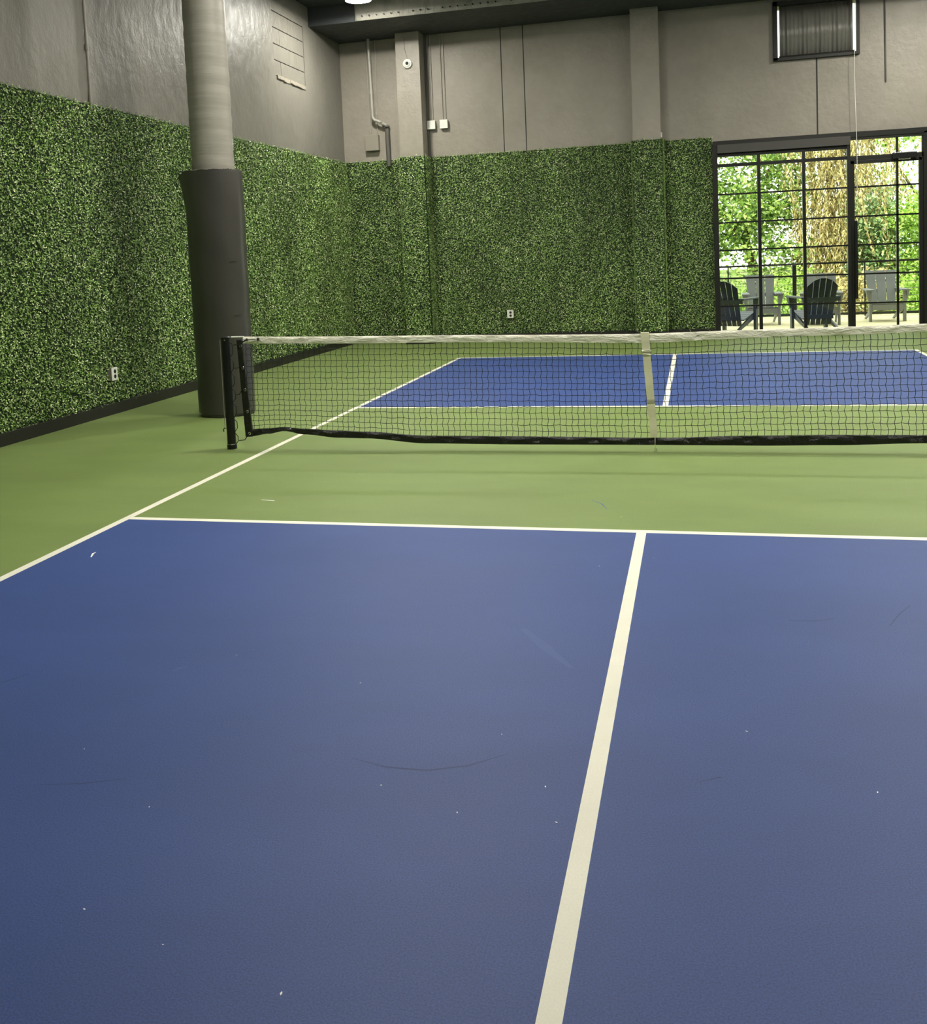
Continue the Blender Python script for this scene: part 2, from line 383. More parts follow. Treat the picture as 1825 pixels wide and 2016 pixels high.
# ------------------------------------------------------------------ padded column
CX, CY = -4.25, 1.75
col = empty('column', (CX, CY, 0)); tag(col, 'round grey steel column with black padding around its lower half', 'column')
v_ = MB(); rings = 90
vs = []; n = 48
for i in range(rings+1):
    z = 2.2 + (ZC-2.2)*i/rings; rr = .204 + .0022*math.sin(z*31)+.0012*math.sin(z*83+1)
    for k in range(n):
        t = 2*math.pi*k/n; q = rr+.001*math.sin(3*t+z*50); vs.append((q*math.cos(t), q*math.sin(t), z))
v_.add(vs, [(i*n+k, i*n+(k+1)%n, (i+1)*n+(k+1)%n, (i+1)*n+k) for i in range(rings) for k in range(n)])
v_.build('shaft', COLM, col, smooth=True)
# pad: a sheet wrapped round the shaft whose loose end stands off at the upper left
v_ = MB(); n = 64; rows = 36; vs = []
va = math.atan2(CAM.y-CY, CAM.x-CX)      # direction towards the viewer
seam = va - math.radians(88)             # loose edge on the left silhouette
def pad_r(z, k):
    f = k/n; base = .272 + .006*(z/2.4)
    edge = max(0, 1-f*7)                  # first part of the wrap
    end = max(0, (f-.86)/.14)
    fl_ = max(0, (z-1.9)/.5)
    return base + edge*(.012+.055*fl_**2.0) + .002*math.sin(z*9+f*20)
for i in range(rows+1):
    z = .03 + (2.40-.03)*i/rows
    for k in range(n+1):
        t = seam + 2*math.pi*k/n*1.0
        zz = z - (.06*max(0, 1-k/4) if i == rows else 0) + (.003*math.sin(k*1.3) if i == rows else 0) + (.012*(k < 5) if i == 0 else 0)
        q = pad_r(z, k); vs.append((q*math.cos(t), q*math.sin(t), zz))
v_.add(vs, [(i*(n+1)+k, i*(n+1)+k+1, (i+1)*(n+1)+k+1, (i+1)*(n+1)+k) for i in range(rows) for k in range(n)])
pad = v_.build('safety_pad', PADM, col, smooth=True); sm = pad.modifiers.new('s', 'SOLIDIFY'); sm.thickness = .05; sm.offset = -1; es = pad.modifiers.new('e', 'EDGE_SPLIT'); es.split_angle = math.radians(35)
pad['label'] = 'charcoal black vinyl safety pad'
MB().cyl((0,0,0), (0,0,.05), .262, 40).build('pad_foot', PADM, col, smooth=True)
m_ = MB()
for k in range(60):
    t = 2*math.pi*k/60; m_.box((.262*math.cos(t)-.012, .262*math.sin(t)-.012, 2.375), (.262*math.cos(t)+.012, .262*math.sin(t)+.012, 2.402+random.random()*.006))
m_.build('foam_edge', GREYBOX, col)
m_ = MB()
for z, a0 in ((1.52, 38), (1.0, 40)):
    pts = [(.287*math.cos(va+math.radians(a0-j*6)), .287*math.sin(va+math.radians(a0-j*6)), z+.002*math.sin(j)) for j in range(4)]
    m_.tube(pts, .0035, 5)
m_.build('crease', PADM, col)

# ------------------------------------------------------------------ net
NX = 3.36
def top_z(x): return .858 + (.908-.858)*min(1, abs(x)/3.3)**1.15 + .002*math.sin(x*3.1)
def tape_b(x): return top_z(x) - .056 - (.012*math.exp(-(x/.5)**2))
KN = [(-3.2, .160, .100), (-3.03, .168, .122), (-2.9, .178, .144), (-2.72, .164, .117), (-2.44, .150, .092), (-2.22, .142, .088), (-1.72, .112, .05), (-1.0, .108, .045), (0, .100, .046), (.73, .118, .044), (1.2, .124, .05), (1.8, .124, .066), (2.4, .12, .06), (3.2, .12, .05)]
def band(x):
    ks = KN
    for a, b in zip(ks[:-1], ks[1:]):
        if x <= b[0]:
            t = max(0, (x-a[0])/(b[0]-a[0])); t = t*t*(3-2*t)
            return a[1]+(b[1]-a[1])*t, a[2]+(b[2]-a[2])*t
    return ks[-1][1:]
net = empty('court_net', (0,0,0)); tag(net, 'black mesh court net with white top tape strung across the court', 'net')
X0, X1 = -3.195, 3.195; ncol = int((X1-X0)/.0445); nrow = 16
G = {}
r = np.random.default_rng(11)
for i in range(ncol+1):
    x = X0 + (X1-X0)*i/ncol; zt = tape_b(x)+.004; zb = band(x)[0]-.006
    for j in range(nrow+1):
        f = j/nrow
        zj = zt + (.112-zt)*f + (zb-.112)*f**4
        G[i,j] = Vector((x + .020*math.sin(x*.9+.4)*(f-.5) + .0035*(1 if j % 2 else -1)*(f > .02) + r.normal()*.0012, .004*math.sin(x*5+f*3) + r.normal()*.0012, zj + r.normal()*.001 + .0022*math.sin(i*1.57+j)))
nm_ = MB(); RC = .0019
for i in range(ncol+1):
    pts = []
    for j in range(nrow+1):
        p = G[i,j]; pts.append(p)
        if j < nrow:
            q = G[i,j+1]; pts.append((p+q)/2 + Vector((.0022*(1 if (i+j) % 2 else .3), 0, 0)))
    nm_.tube(pts, RC, 4, False)
for j in range(nrow+1):
    pts = []
    for i in range(ncol+1):
        pts.append(G[i,j])
        if i < ncol: pts.append((G[i,j]+G[i+1,j])/2 - Vector((0, 0, .0016+.0012*r.random())))
    nm_.tube(pts, RC, 4, False)
for p in G.values(): nm_.ball(p, .0034, 4)
nm_.build('netting', CORD, net)
def strip(name, x0, x1, zt, zb, th, m, step=.02, wob=.003, seed=1, parent=net):
    rr = random.Random(seed); mb = MB(); n = int((x1-x0)/step); vs = []
    for i in range(n+1):
        x = x0+(x1-x0)*i/n; a, b = zt(x), zb(x); K_ = 8
        ph = x*17
        prof = [(0, a), (-th*.55, a-.006), (-th-wob*math.sin(ph), a-(a-b)*.35), (-th-wob*math.sin(ph*1.7+2), a-(a-b)*.7), (-th*.7, b+.002), (0, b), (th*.7, b+.002), (th, a-(a-b)*.5), (th*.55, a-.006)]
        for y, z in prof: vs.append((x, y, z))
    K_ = 9
    fs = [(i*K_+k, (i+1)*K_+k, (i+1)*K_+(k+1)%K_, i*K_+(k+1)%K_) for i in range(n) for k in range(K_)] + [tuple(range(K_)), tuple(n*K_+k for k in range(K_-1,-1,-1))]
    mb.add(vs, fs); return mb.build(name, m, parent, smooth=True)
strip('headband', -3.205, 3.205, top_z, tape_b, .008, CANVAS, .02, .0035)
strip('bottom_band', -3.2, 3.2, lambda x: band(x)[0], lambda x: band(x)[1], .011, VINYL, .015, .007)
for sx in (-1, 1):
    m_ = MB()
    def sl(x): return sx*x
    pts = [(3.262,.885),(3.218,.885),(3.166,.10),(3.232,.098)]
    m_.hexa([(sl(pts[3][0]),-.013,pts[3][1]),(sl(pts[2][0]),-.013,pts[2][1]),(sl(pts[2][0]),.013,pts[2][1]),(sl(pts[3][0]),.013,pts[3][1]),
             (sl(pts[0][0]),-.013,pts[0][1]),(sl(pts[1][0]),-.013,pts[1][1]),(sl(pts[1][0]),.013,pts[1][1]),(sl(pts[0][0]),.013,pts[0][1])])
    m_.build('side_sleeve', VINYL, net, bevel=.006)
    for k in range(5):
        z = .835-k*.177; x = 3.225-.030*k/4*1.1
        MB().ring((sl(x), -.016, z), (0,1,0), .0095, .0034, 16, 6).build('grommet', CHROME, net, smooth=True)
    # lacing between sleeve and post
    for k, z in enumerate((.842, .655, .44, .27, .068)):
        zz = z + (.03 if k in (2,) else 0)
        MB().tube([(sl(3.292), -.006, z), (sl(3.262), -.014, z+.004), (sl(3.235), -.019, min(zz, .835)+ .008), (sl(3.222-.007*k), -.02, .835-k*.177)], .0034, 6).build('lacing_cord', CORD, net)
    MB().tube([(sl(3.31),0,.905), (sl(3.26),0,.906), (sl(3.2),0,.905)], .0068, 8).build('top_cable', WPLASTIC, net)
    m_ = MB(); m_.tube([(sl(3.235),-.016,.852), (sl(3.2),-.02,.868), (sl(3.165),-.02,.884)], .006, 6); m_.tube([(sl(3.165),-.02,.884), (sl(3.09),-.018,.885)], .0035, 6)
    m_.ball((sl(3.165),-.02,.884), .011, 8); m_.ball((sl(3.07),-.018,.886), .013, 8)
    m_.build('tie_knot', CORD, net)
# centre strap
def strap_x(z): return -.062 + (.864-z)/.76*.046
m_ = MB(); hw = .0285; vs = []
zs = [.866 - i*(.866-.104)/26 for i in range(27)]
for i, z in enumerate(zs):
    y = -.017 - .0025*math.sin(i*1.1) - (.004 if 5 <= i <= 6 else 0)
    x = strap_x(z); q = hw*(1-.10*i/26)
    for s_ in (-1, 1): vs.append((x+s_*q, y, z))
    for s_ in (1, -1): vs.append((x+s_*q, y+.0035, z))
m_.add(vs, [(i*4+k, i*4+(k+1)%4, (i+1)*4+(k+1)%4, (i+1)*4+k) for i in range(26) for k in range(4)] + [(0,3,2,1), (104,105,106,107)])
m_.box((-.062-hw, -.018, .862), (-.062+hw, .018, .868));
for z0_, z1_ in ((.104, .868),):
    a_, b_ = strap_x(z0_), strap_x(z1_)
    m_.hexa([(a_-hw*.9,.012,z0_),(a_+hw*.9,.012,z0_),(a_+hw*.9,.016,z0_),(a_-hw*.9,.016,z0_),(b_-hw,.012,z1_),(b_+hw,.012,z1_),(b_+hw,.016,z1_),(b_-hw,.016,z1_)])
st = m_.build('center_strap', WEB, net); st['label'] = 'cream webbing strap with buckle'
m_ = MB(); zb_ = .722; xb = strap_x(zb_)
m_.tube([(xb-hw-.004,-.026,zb_+.012), (xb-hw-.004,-.026,zb_-.006), (xb-hw+.004,-.026,zb_-.014), (xb+hw-.004,-.026,zb_-.014), (xb+hw+.004,-.026,zb_-.006), (xb+hw+.004,-.026,zb_+.012), (xb+hw,-.026,zb_+.016), (xb-hw,-.026,zb_+.016), (xb-hw-.004,-.026,zb_+.012)], .0035, 6)
m_.build('buckle', CHROME, st, smooth=True)
zb_ = .37; xb = strap_x(zb_); m_ = MB(); m_.tube([(xb-hw,-.024,zb_+.008),(xb+hw,-.024,zb_+.008)], .0025, 6); m_.tube([(xb-hw,-.024,zb_-.006),(xb+hw,-.024,zb_-.006)], .0025, 6)
m_.build('strap_ring', DARKPIPE, st)
m_ = MB(); m_.tube([(-.008,-.017,.108), (-.010,-.014,.05), (-.008,-.012,.02)], .003, 6); m_.build('anchor_cord', WEB, net)
fa_ = MB(); fa_.cyl((-.006,-.012,0), (-.006,-.012,.004), .012, 14); fa_.ring((-.006,-.012,.012), (0,1,0), .009, .003, 14, 6)
tag(fa_.build('floor_anchor', CHROME, None, smooth=True), 'small metal floor anchor below the centre strap of the net', 'anchor')

def post(sx, label):
    p = empty('net_post', (sx*NX, 0, 0)); tag(p, label, 'net post', 'net posts')
    d = -sx       # towards the court
    MB().tube([(0,0,.012), (0,0,.895)], .036, 24).build('tube', BLACK, p, smooth=True)
    m_ = MB(); m_.tube([(0,0,0),(0,0,.035)], .040, 24); m_.build('base_collar', BLACK, p, smooth=True)
    MB().ring((0,0,.040), (0,0,1), .037, .0018, 28, 6).build('collar_seam', CHROME, p, smooth=True)
    m_ = MB(); m_.tube([(0,0,.893),(0,0,.905),(0,0,.912)], [.039,.039,.030], 24); m_.build('cap', BLACK, p, smooth=True)
    m_ = MB(); m_.cyl((d*.012,-.030,.885),(d*.012,-.046,.885), .006, 10); m_.build('bolt', CHROME, p, smooth=True)
    # zig-zag lacing bar on the court side
    pts = []; z = .862; pts.append((d*.036,-.01,z)); pts.append((d*.056,-.01,z-.006))
    edges = [.862, .74, .62, .495, .375, .25, .135, .03]
    for a, b in zip(edges[:-1], edges[1:]):
        pts += [(d*.062,-.01,a-.03), (d*.062,-.01,b+.035), (d*.036,-.01,b+.004)]
        if b > .05: pts += [(d*.036,-.01,b-.002)]
    MB().tube(pts, .0032, 6).build('lacing_bar', CORD, p)
    m_ = MB(); m_.tube([(-d*.040,-.02,.885), (-d*.041,-.02,.2), (-d*.040,-.02,.17)], .0028, 6); m_.build('tension_cable', CONDUIT, p)
    m_ = MB(); m_.tube([(-d*.036,-.01,.168), (-d*.052,-.01,.172), (-d*.060,-.01,.160), (-d*.060,-.01,.142)], .0042, 6); m_.build('cable_hook', BLACK, p)
    return p
post(-1, 'black round net post standing in front of the padded column')
post(1, 'black round net post at the right end of the net')

# ------------------------------------------------------------------ glazed wall
GY = 9.42
def hbar(mb, x0, x1, z0, z1, d=.04, y=GY): mb.box((x0, y-d/2, z0), (x1, y+d/2, z1))
fr = empty('trim_3', (0,0,0)); tag(fr, 'dark steel frame around the glazed opening', 'frame', kind='structure')
m_ = MB(); hbar(m_, .592, .668, 0, 3.03, .09, 9.40); hbar(m_, .60, 3.82, 3.0, 3.088, .10, 9.40); hbar(m_, 3.66, 3.82, 0, 3.03, .10, 9.40)
hbar(m_, 2.582, 2.632, 0, 2.93, .09, 9.40); hbar(m_, .6, 3.8, 0, .022, .12, 9.43)
m_.build('frame', FRAME, fr, bevel=.004)
m_ = MB(); hbar(m_, 2.632, 3.70, 2.965, 3.03, .08, 9.40); m_.build('head_rail', FRAME, fr, bevel=.003)
hb = MB(); hb.box((.668, 9.33, 2.893), (2.63, 9.42, 3.025)); hb.build('header_box', HEADER, fr, bevel=.004)
wn = empty('window_1', (0,0,0)); tag(wn, 'fixed steel window of three columns of panes beside the door', 'window', kind='structure')
WR = (2.704, 2.248, 1.80, 1.36, .912, .468)
m_ = MB(); hbar(m_, .668, 2.582, 2.84, 2.90, .05); m_.build('head', FRAME, wn)
for a, b in ((1.262, 1.314), (1.931, 1.980)): m_ = MB(); hbar(m_, a, b, .02, 2.9, .06); m_.build('mullion', BLACK, wn)
for i, z in enumerate(WR):
    t = .026 if i == 0 else .013
    m_ = MB(); hbar(m_, .668, 2.582, z-t, z+t, .035); m_.build('muntin', BLACK, wn)
MB().box((.66, GY+.004, .02), (2.60, GY+.010, 2.88)).build('glass', GLASS, wn)
dr = empty('door_1', (0,0,0)); tag(dr, 'black steel glass door with long pull bar and transom above', 'door', kind='structure')
m_ = MB(); hbar(m_, 2.632, 3.70, 2.655, 2.722, .05); m_.build('transom_bar', FRAME, dr, bevel=.003)
m_ = MB(); hbar(m_, 2.634, 2.690, .022, 2.65, .055); hbar(m_, 3.602, 3.645, .022, 2.65, .055); hbar(m_, 2.634, 3.645, 2.60, 2.652, .055); hbar(m_, 2.634, 3.645, .022, .09, .055)
m_.build('leaf_frame', FRAME, dr, bevel=.003)
m_ = MB(); hbar(m_, 3.645, 3.67, 0, 3.0, .05); m_.build('stop', FRAME, dr)
m_ = MB(); hbar(m_, 3.283, 3.316, .06, 2.62, .035); hbar(m_, 3.283, 3.316, 2.70, 2.98, .035); m_.build('mullion', BLACK, dr)
for z in (2.247, 1.797, 1.358, .909, .458): m_ = MB(); hbar(m_, 2.69, 3.604, z-.013, z+.013, .035); m_.build('muntin', BLACK, dr)
MB().box((2.66, GY+.004, .03), (3.62, GY+.010, 2.62)).build('glass', GLASS, dr)
MB().box((2.64, GY+.004, 2.70), (3.67, GY+.010, 3.0)).build('transom_glass', GLASS, dr)
m_ = MB(); m_.box((2.678, 9.315, .53), (2.720, 9.34, 1.735)); ph = m_.build('pull_handle', BLACK, dr, bevel=.004)
m_ = MB()
for z in (.66, 1.13, 1.6): m_.tube([(2.69, 9.395, z), (2.69, 9.33, z)], .009, 8)
m_.build('standoff', BLACK, ph)
m_ = MB(); m_.box((3.22, 9.31, 2.64), (3.565, 9.385, 2.735)); dc = m_.build('door_closer', BLACK, dr, bevel=.012)
m_ = MB(); m_.tube([(3.46, 9.33, 2.645), (3.46, 9.33, 2.62)], .014, 10); m_.tube([(3.46, 9.33, 2.625), (3.3, 9.30, 2.625)], .008, 6); m_.build('closer_arm', CHROME, dc)

# high window with a black shade
hw_ = empty('window_2', (0,0,0)); tag(hw_, 'high dark window with a black shade leaking daylight at its sides', 'window', kind='structure')
m_ = MB(); m_.box((1.535, 9.37, 4.255), (1.60, YB, 5.15)); m_.box((2.735, 9.39, 4.255), (2.785, YB, 5.15)); m_.box((1.535, 9.37, 5.08), (2.765, YB, 5.15)); m_.box((1.535, 9.37, 4.25), (2.765, YB, 4.30))
m_.build('frame', FRAME, hw_, bevel=.004)
vs = []; m_ = MB(); n = 120
for i in range(n+1):
    x = 1.634 + (2.695-1.634)*i/n; y = 9.44 + .006*math.sin(i*.9) + .012*math.sin(i*.23+.7)
    for z in (4.30, 5.085): vs.append((x, y, z))
m_.add(vs, [(2*i, 2*i+2, 2*i+3, 2*i+1) for i in range(n)])
sh = m_.build('shade', SHADE, hw_, smooth=True); sm = sh.modifiers.new('s', 'SOLIDIFY'); sm.thickness = .004
MB().tube([(1.62, 9.425, 4.315), (2.72, 9.425, 4.315)], .014, 10).build('bottom_rail', FRAME, hw_, smooth=True)
MB().box((1.58, 9.60, 4.28), (2.77, 9.606, 5.1)).build('glass', GLASS, hw_)
m_ = MB(); m_.tube([(2.715, 9.36, 5.12), (2.70, 9.33, 4.6), (2.69, 9.31, 4.0), (2.71, 9.31, 3.2), (2.72, 9.31, 2.5), (2.715, 9.32, 2.2)], .0042, 6)
tag(m_.build('pull_cord', WPLASTIC), 'thin white pull cord hanging from the high dark window past the door', 'cord')

# ------------------------------------------------------------------ wall fittings
m_ = MB()
def conduit(name, pts, r_, label, m=CONDUIT, couplings=(), group=None, cat='conduit'):
    root = MB().tube(pts, r_, 10).build(name, m, None, smooth=True); tag(root, label, cat, group)
    for z in couplings:
        p = Vector(pts[0]); p.z = z; MB().cyl(p-Vector((0,0,.03)), p+Vector((0,0,.03)), r_*1.35, 12).build('coupling', m, root, smooth=True)
    return root
conduit('conduit', [(XL+.018, 1.76, 3.1), (XL+.018, 1.76, ZC)], .013, 'thin vertical conduit rising up the left wall above the hedge', GREYBOX, couplings=(3.2, 3.72, 4.25))
conduit('conduit', [(-5.088, YB-.016, 3.58), (-5.095, YB-.016, 5.2)], .011, 'left thin conduit running down into the flat grey wall box', couplings=(3.95,), group='conduits into the grey wall box')
conduit('conduit', [(-4.958, YB-.016, 3.58), (-4.93, YB-.016, 5.2)], .011, 'right thin conduit running down into the flat grey wall box', couplings=(3.97,), group='conduits into the grey wall box')
conduit('conduit', [(-3.962, YB-.014, 3.75), (-3.962, YB-.014, 5.2)], .011, 'single conduit running down to the left white junction box', couplings=(4.2,))
for x, nm in ((-3.79, 'left'), (-3.737, 'right')):
    conduit('conduit', [(x, YB-.014, 3.75), (x, YB-.014, 5.2)], .0095, nm + ' conduit of the close pair above the right white junction box', couplings=(4.25,), group='pair of conduits above a white junction box')
conduit('conduit', [(3.15, YB-.014, 3.81), (3.14, YB-.014, 5.2)], .012, 'dark conduit ending in mid wall above the door', DARKPIPE)
for (x0, x1), nm in (((-4.052, -3.916), 'left'), ((-3.83, -3.70), 'right')):
    b = MB().box((x0, YB-.07, 3.622), (x1, YB, 3.762)).build('junction_box', GREYBOX, None, bevel=.006)
    tag(b, nm + ' small white square junction box on the end wall', 'junction box', 'white junction boxes')
    MB().box((x0-.003, YB-.076, 3.619), (x1+.003, YB-.068, 3.765)).build('cover', WPLASTIC, b, bevel=.003)
b = MB().box((-5.155, YB-.10, 3.335), (-4.925, YB, 3.595)).build('electrical_box', GREYBOX, None, bevel=.005); tag(b, 'flat grey electrical box on the end wall under two conduits', 'electrical box')
MB().box((-5.158, YB-.106, 3.332), (-4.922, YB-.098, 3.598)).build('cover', GREYBOX, b, bevel=.003)
# drain pipe with elbow
pp = empty('drain_pipe', (-4.99, YB-.12, 3.1)); tag(pp, 'painted pipe dropping beside the pilaster and elbowing into a wall collar', 'pipe')
L0 = Vector((-4.99, YB-.12, 3.1))
def lp(*p): return [Vector(q)-L0 for q in p]
pth = [(-5.01, YB-.14, 5.2), (-4.99, YB-.14, 3.90)] + [(-4.99+.07*(1-math.cos(t)), YB-.14, 3.90-.07*math.sin(t)) for t in np.linspace(.2, 1.5, 6)] + [(-4.83, YB-.13, 3.78), (-4.775, YB-.10, 3.745)]
MB().tube(lp(*pth), .026, 14).build('pipe_run', PIPEM, pp, smooth=True)
MB().cyl(*lp((-4.998, YB-.14, 4.28), (-4.997, YB-.14, 4.36)), .032, 14).build('coupling', PIPEM, pp, smooth=True)
MB().ring(lp((-4.765, YB-.075, 3.73))[0], (0,-.3,1), .040, .011, 20, 8).build('collar', DARKPIPE, pp, smooth=True)
MB().cyl(*lp((-4.765, YB-.05, 3.05), (-4.77, YB-.05, 3.73)), .040, 18).build('downpipe', DARKPIPE, pp, smooth=True)
MB().box(tuple(lp((-4.86, YB-.16, 3.785))[0]), tuple(lp((-4.82, YB, 3.80))[0])).build('bracket', DARKPIPE, pp)
# corner channel beside the first pilaster
tag(MB().box((P1[1], YB-.05, 3.1), (P1[1]+.035, YB, 5.2)).build('conduit', DARKPIPE, None, bevel=.006), 'dark square channel in the corner right of the first pilaster', 'conduit')
# dome camera on the pilaster
cx_, cz_ = -4.262, 4.681
sc = empty('security_camera', (cx_, PY, cz_)); tag(sc, 'white round dome security camera on the first pilaster', 'security camera')
MB().tube([(0,0,0), (0,-.03,0), (0,-.045,0)], [.078,.078,.070], 32).build('base', WPLASTIC, sc, smooth=True)
m_ = MB(); m_.tube([(0,-.044,0), (0,-.06,0), (0,-.072,0)], [.058,.052,.036], 28); m_.build('dome', WPLASTIC, sc, smooth=True)
MB().ball((.004,-.062,0), .031, 16, (1,.7,1)).build('lens', HOLE, sc, smooth=True)
MB().tube([(0,-.01,.078), (-.02,-.004,.15), (-.045,-.004,.24), (-.05,-.004,.34), (-.045,-.004,.45)], .0035, 6).build('cable', DARKPIPE, sc)
m_ = MB(); m_.box((P2[1], 9.11, 3.185), (P2[1]+.02, 9.16, 3.265)); tag(m_.build('sensor', WPLASTIC, None, bevel=.002), 'tiny white sensor on the edge of the second pilaster above the hedge', 'sensor')

def outlet(loc, rz, label):
    o = empty('wall_outlet', loc, rz); tag(o, label, 'outlet', 'white outlets set in the hedge')
    m_ = MB(); m_.box((-.052, 0, -.065), (.052, .06, .065)); m_.build('back_box', GREYBOX, o)
    MB().box((-.054, -.008, -.067), (.054, .0, .067)).build('cover_plate', WPLASTIC, o, bevel=.006)
    for z in (.026, -.026):
        m_ = MB(); m_.cyl((.004,-.0095,z), (.004,-.004,z), .021, 16); f = m_.build('socket', HOLE, o, smooth=True)
    return o
outlet((XL+.058, 1.772, .417), -math.pi/2*-1, 'white double outlet set in the left hedge near the column')
outlet((-2.75, YB-.058, .446), 0, 'white double outlet set in the end wall hedge')

# ------------------------------------------------------------------ ceiling lamps
LAMPM = mat('lamp_diffuser', (.9,.9,.9), .5, emit=(1, .97, .86), es=LAMP_POWER)
def lamp(x, y, label, z=5.31):
    o = empty('ceiling_light', (x, y, z)); tag(o, label, 'ceiling light', 'round high ceiling lights')
    m_ = MB(); m_.tube([(0,0,.004), (0,0,.05), (0,0,.12), (0,0,.16)], [.205,.205,.12,.05], 28); m_.build('housing', BLACK, o, smooth=True)
    MB().tube([(0,0,0), (0,0,.006)], .19, 28).build('diffuser', LAMPM, o)
    MB().tube([(0,0,.16), (0,0,ZC-z)], .006, 6).build('hanger', BLACK, o)
NMX = ['left', 'right']
for y, xs_, nm in ((7.2, (-4.46, 3.9), 'next to the soffit'), (4.0, (-1.9, 2.9), 'above the far court'), (.8, (-1.9, 2.9), 'just beyond the net'), (-2.4, (-1.9, 2.9), 'above the near court')):
    for i, x in enumerate(xs_): lamp(x, y, f'round black ceiling light, {NMX[i]} one {nm}')

# ------------------------------------------------------------------ patio
DECK = grained('patio_deck', (.68, .61, .37), .7, .06, 60, .10, .3, .0005, 1.5, (1, 3, 1))
tag(MB().box((-4, YB+.28, -.2), (9, 13.25, 0.0)).build('patio_deck', DECK), 'sunlit beige patio slab outside the glass door', 'patio', kind='structure')
RY = 12.95
rl = empty('patio_railing', (2.4, RY, 0)); tag(rl, 'black metal cable railing along the far edge of the patio', 'railing')
def rb(a, b): return MB().box((a[0]-2.4, a[1]-RY, a[2]), (b[0]-2.4, b[1]-RY, b[2]))
rb((-4, RY-.025, 1.0), (9, RY+.025, 1.035)).build('top_rail', BLACK, rl)
rb((-4, RY-.02, .03), (9, RY+.02, .075)).build('bottom_rail', BLACK, rl)
for x in (-2.5, -.2, 2.11, 5.0, 7.5): rb((x-.035, RY-.03, 0), (x+.035, RY+.03, 1.0)).build('railing_post', BLACK, rl)
for x in (-1.3, .9, 3.36, 6.2): rb((x-.012, RY-.012, 0), (x+.012, RY+.012, 1.0)).build('baluster', BLACK, rl)
CABLE = mat('steel_cable', (.18,.18,.15), .4, .6)
for z in (.90, .76, .63, .50, .37, .24, .13): MB().tube([(-6.4, 0, z), (6.6, 0, z)], .004, 5).build('cable', CABLE, rl)

GREYCH = grained('grey_resin', (.19, .20, .195), .5, .05, 80, .05)
BACKLITCH = grained('backlit_resin', (.022, .032, .036), .45, .05, 80, .08)  # backlit shade of the door-side chairs put into their resin colour
def chair(style, m, label):
    """patio chair; front centre at the origin, facing -y"""
    o = empty('adirondack_chair'); tag(o, label, 'chair', 'adirondack chairs on the patio')
    for sx in (-1, 1):
        MB().box((sx*.275-.022, -.01, 0), (sx*.275+.022, .08, .54)).build('front_leg', m, o, bevel=.004)
        a = MB(); x0, x1 = sx*.215, sx*.355
        a.hexa([(min(x0,x1),-.06,.535),(max(x0,x1),-.06,.535),(max(x0,x1)-(sx>0)*.04,.62,.535),(min(x0,x1)+(sx<0)*.04,.62,.535),
                (min(x0,x1),-.06,.56),(max(x0,x1),-.06,.56),(max(x0,x1)-(sx>0)*.04,.62,.56),(min(x0,x1)+(sx<0)*.04,.62,.56)])
        a.build('armrest', m, o, bevel=.004)
        b = MB(); xa = sx*.297
        b.hexa([(min(xa,xa+sx*.012),.0,.36),(max(xa,xa+sx*.012),.0,.36),(max(xa,xa+sx*.012),.05,.36),(min(xa,xa+sx*.012),.05,.36),
                (min(xa,xa+sx*.05),-.03,.535),(max(xa,xa+sx*.05),-.03,.535),(max(xa,xa+sx*.05),.10,.535),(min(xa,xa+sx*.05),.10,.535)])
        b.build('arm_bracket', m, o)
        s = MB(); q0, q1 = sx*.235-.016, sx*.235+.016
        s.hexa([(q0,.0,.20),(q1,.0,.20),(q1,.78,.0),(q0,.78,.0),(q0,.0,.31),(q1,.0,.31),(q1,.86,.0),(q0,.86,.0)]); s.build('side_rail', m, o)
    MB().box((-.25,-.02,.20),(.25,.004,.315)).build('front_apron', m, o, bevel=.003)
    for k in range(5):
        y0 = -.02+k*.098; z0 = .318-k*.022
        MB().hexa([(-.25,y0,z0-.02),(.25,y0,z0-.02),(.25,y0+.088,z0-.04),(-.25,y0+.088,z0-.04),(-.25,y0,z0),(.25,y0,z0),(.25,y0+.088,z0-.02),(-.25,y0+.088,z0-.02)]).build('seat_slat', m, o)
    ns = 3 if style == 'flat' else 5
    zb, zt = .20, .87; yb, yt = .46, .74
    if style != 'flat': zb, zt, yb, yt = .10, .86, .44, .72
    wb, wt = (.43, .51) if style == 'flat' else (.42, .49)
    for k in range(ns):
        g = .010
        a0 = -wb/2+wb*k/ns+g/2; a1 = -wb/2+wb*(k+1)/ns-g/2; b0 = -wt/2+wt*k/ns+g/2; b1 = -wt/2+wt*(k+1)/ns-g/2
        def top(x): return zt if style == 'flat' else zt - .13*(abs(x)/(wt/2))**2.2
        def yy(z): return yb+(yt-yb)*(z-zb)/(zt-zb)
        zA, zB = top(b0), top(b1); mb = MB(); t = .02
        mb.hexa([(a0,yb,zb),(a1,yb,zb),(a1,yb+t,zb),(a0,yb+t,zb),(b0,yy(zA),zA),(b1,yy(zB),zB),(b1,yy(zB)+t,zB),(b0,yy(zA)+t,zA)])
        mb.build('back_slat', m, o, bevel=.003)
    zc = .50; yc = yb+(yt-yb)*(zc-zb)/(zt-zb)+.022
    MB().box((-.30, yc, zc-.02), (.30, yc+.03, zc+.045)).build('back_brace', m, o)
    zc = .24; yc = yb+(yt-yb)*(zc-zb)/(zt-zb)+.022
    MB().box((-.22, yc, zc-.03), (.22, yc+.025, zc+.03)).build('lower_brace', m, o)
    return o
ca = chair('flat', GREYCH, 'grey chair facing the door, rightmost on the patio behind the glass door')
ca.location = (3.495, 11.42, 0)
cb = copy_tree(ca); cb['label'] = 'grey chair facing the door, leftmost of the three by the railing'; cb.location = (1.43, 11.27, 0)
cc = copy_tree(ca); cc['label'] = 'grey chair mostly hidden behind the middle dark chair'; cc.location = (2.37, 10.95, 0); cc.rotation_euler.z = math.radians(-6)
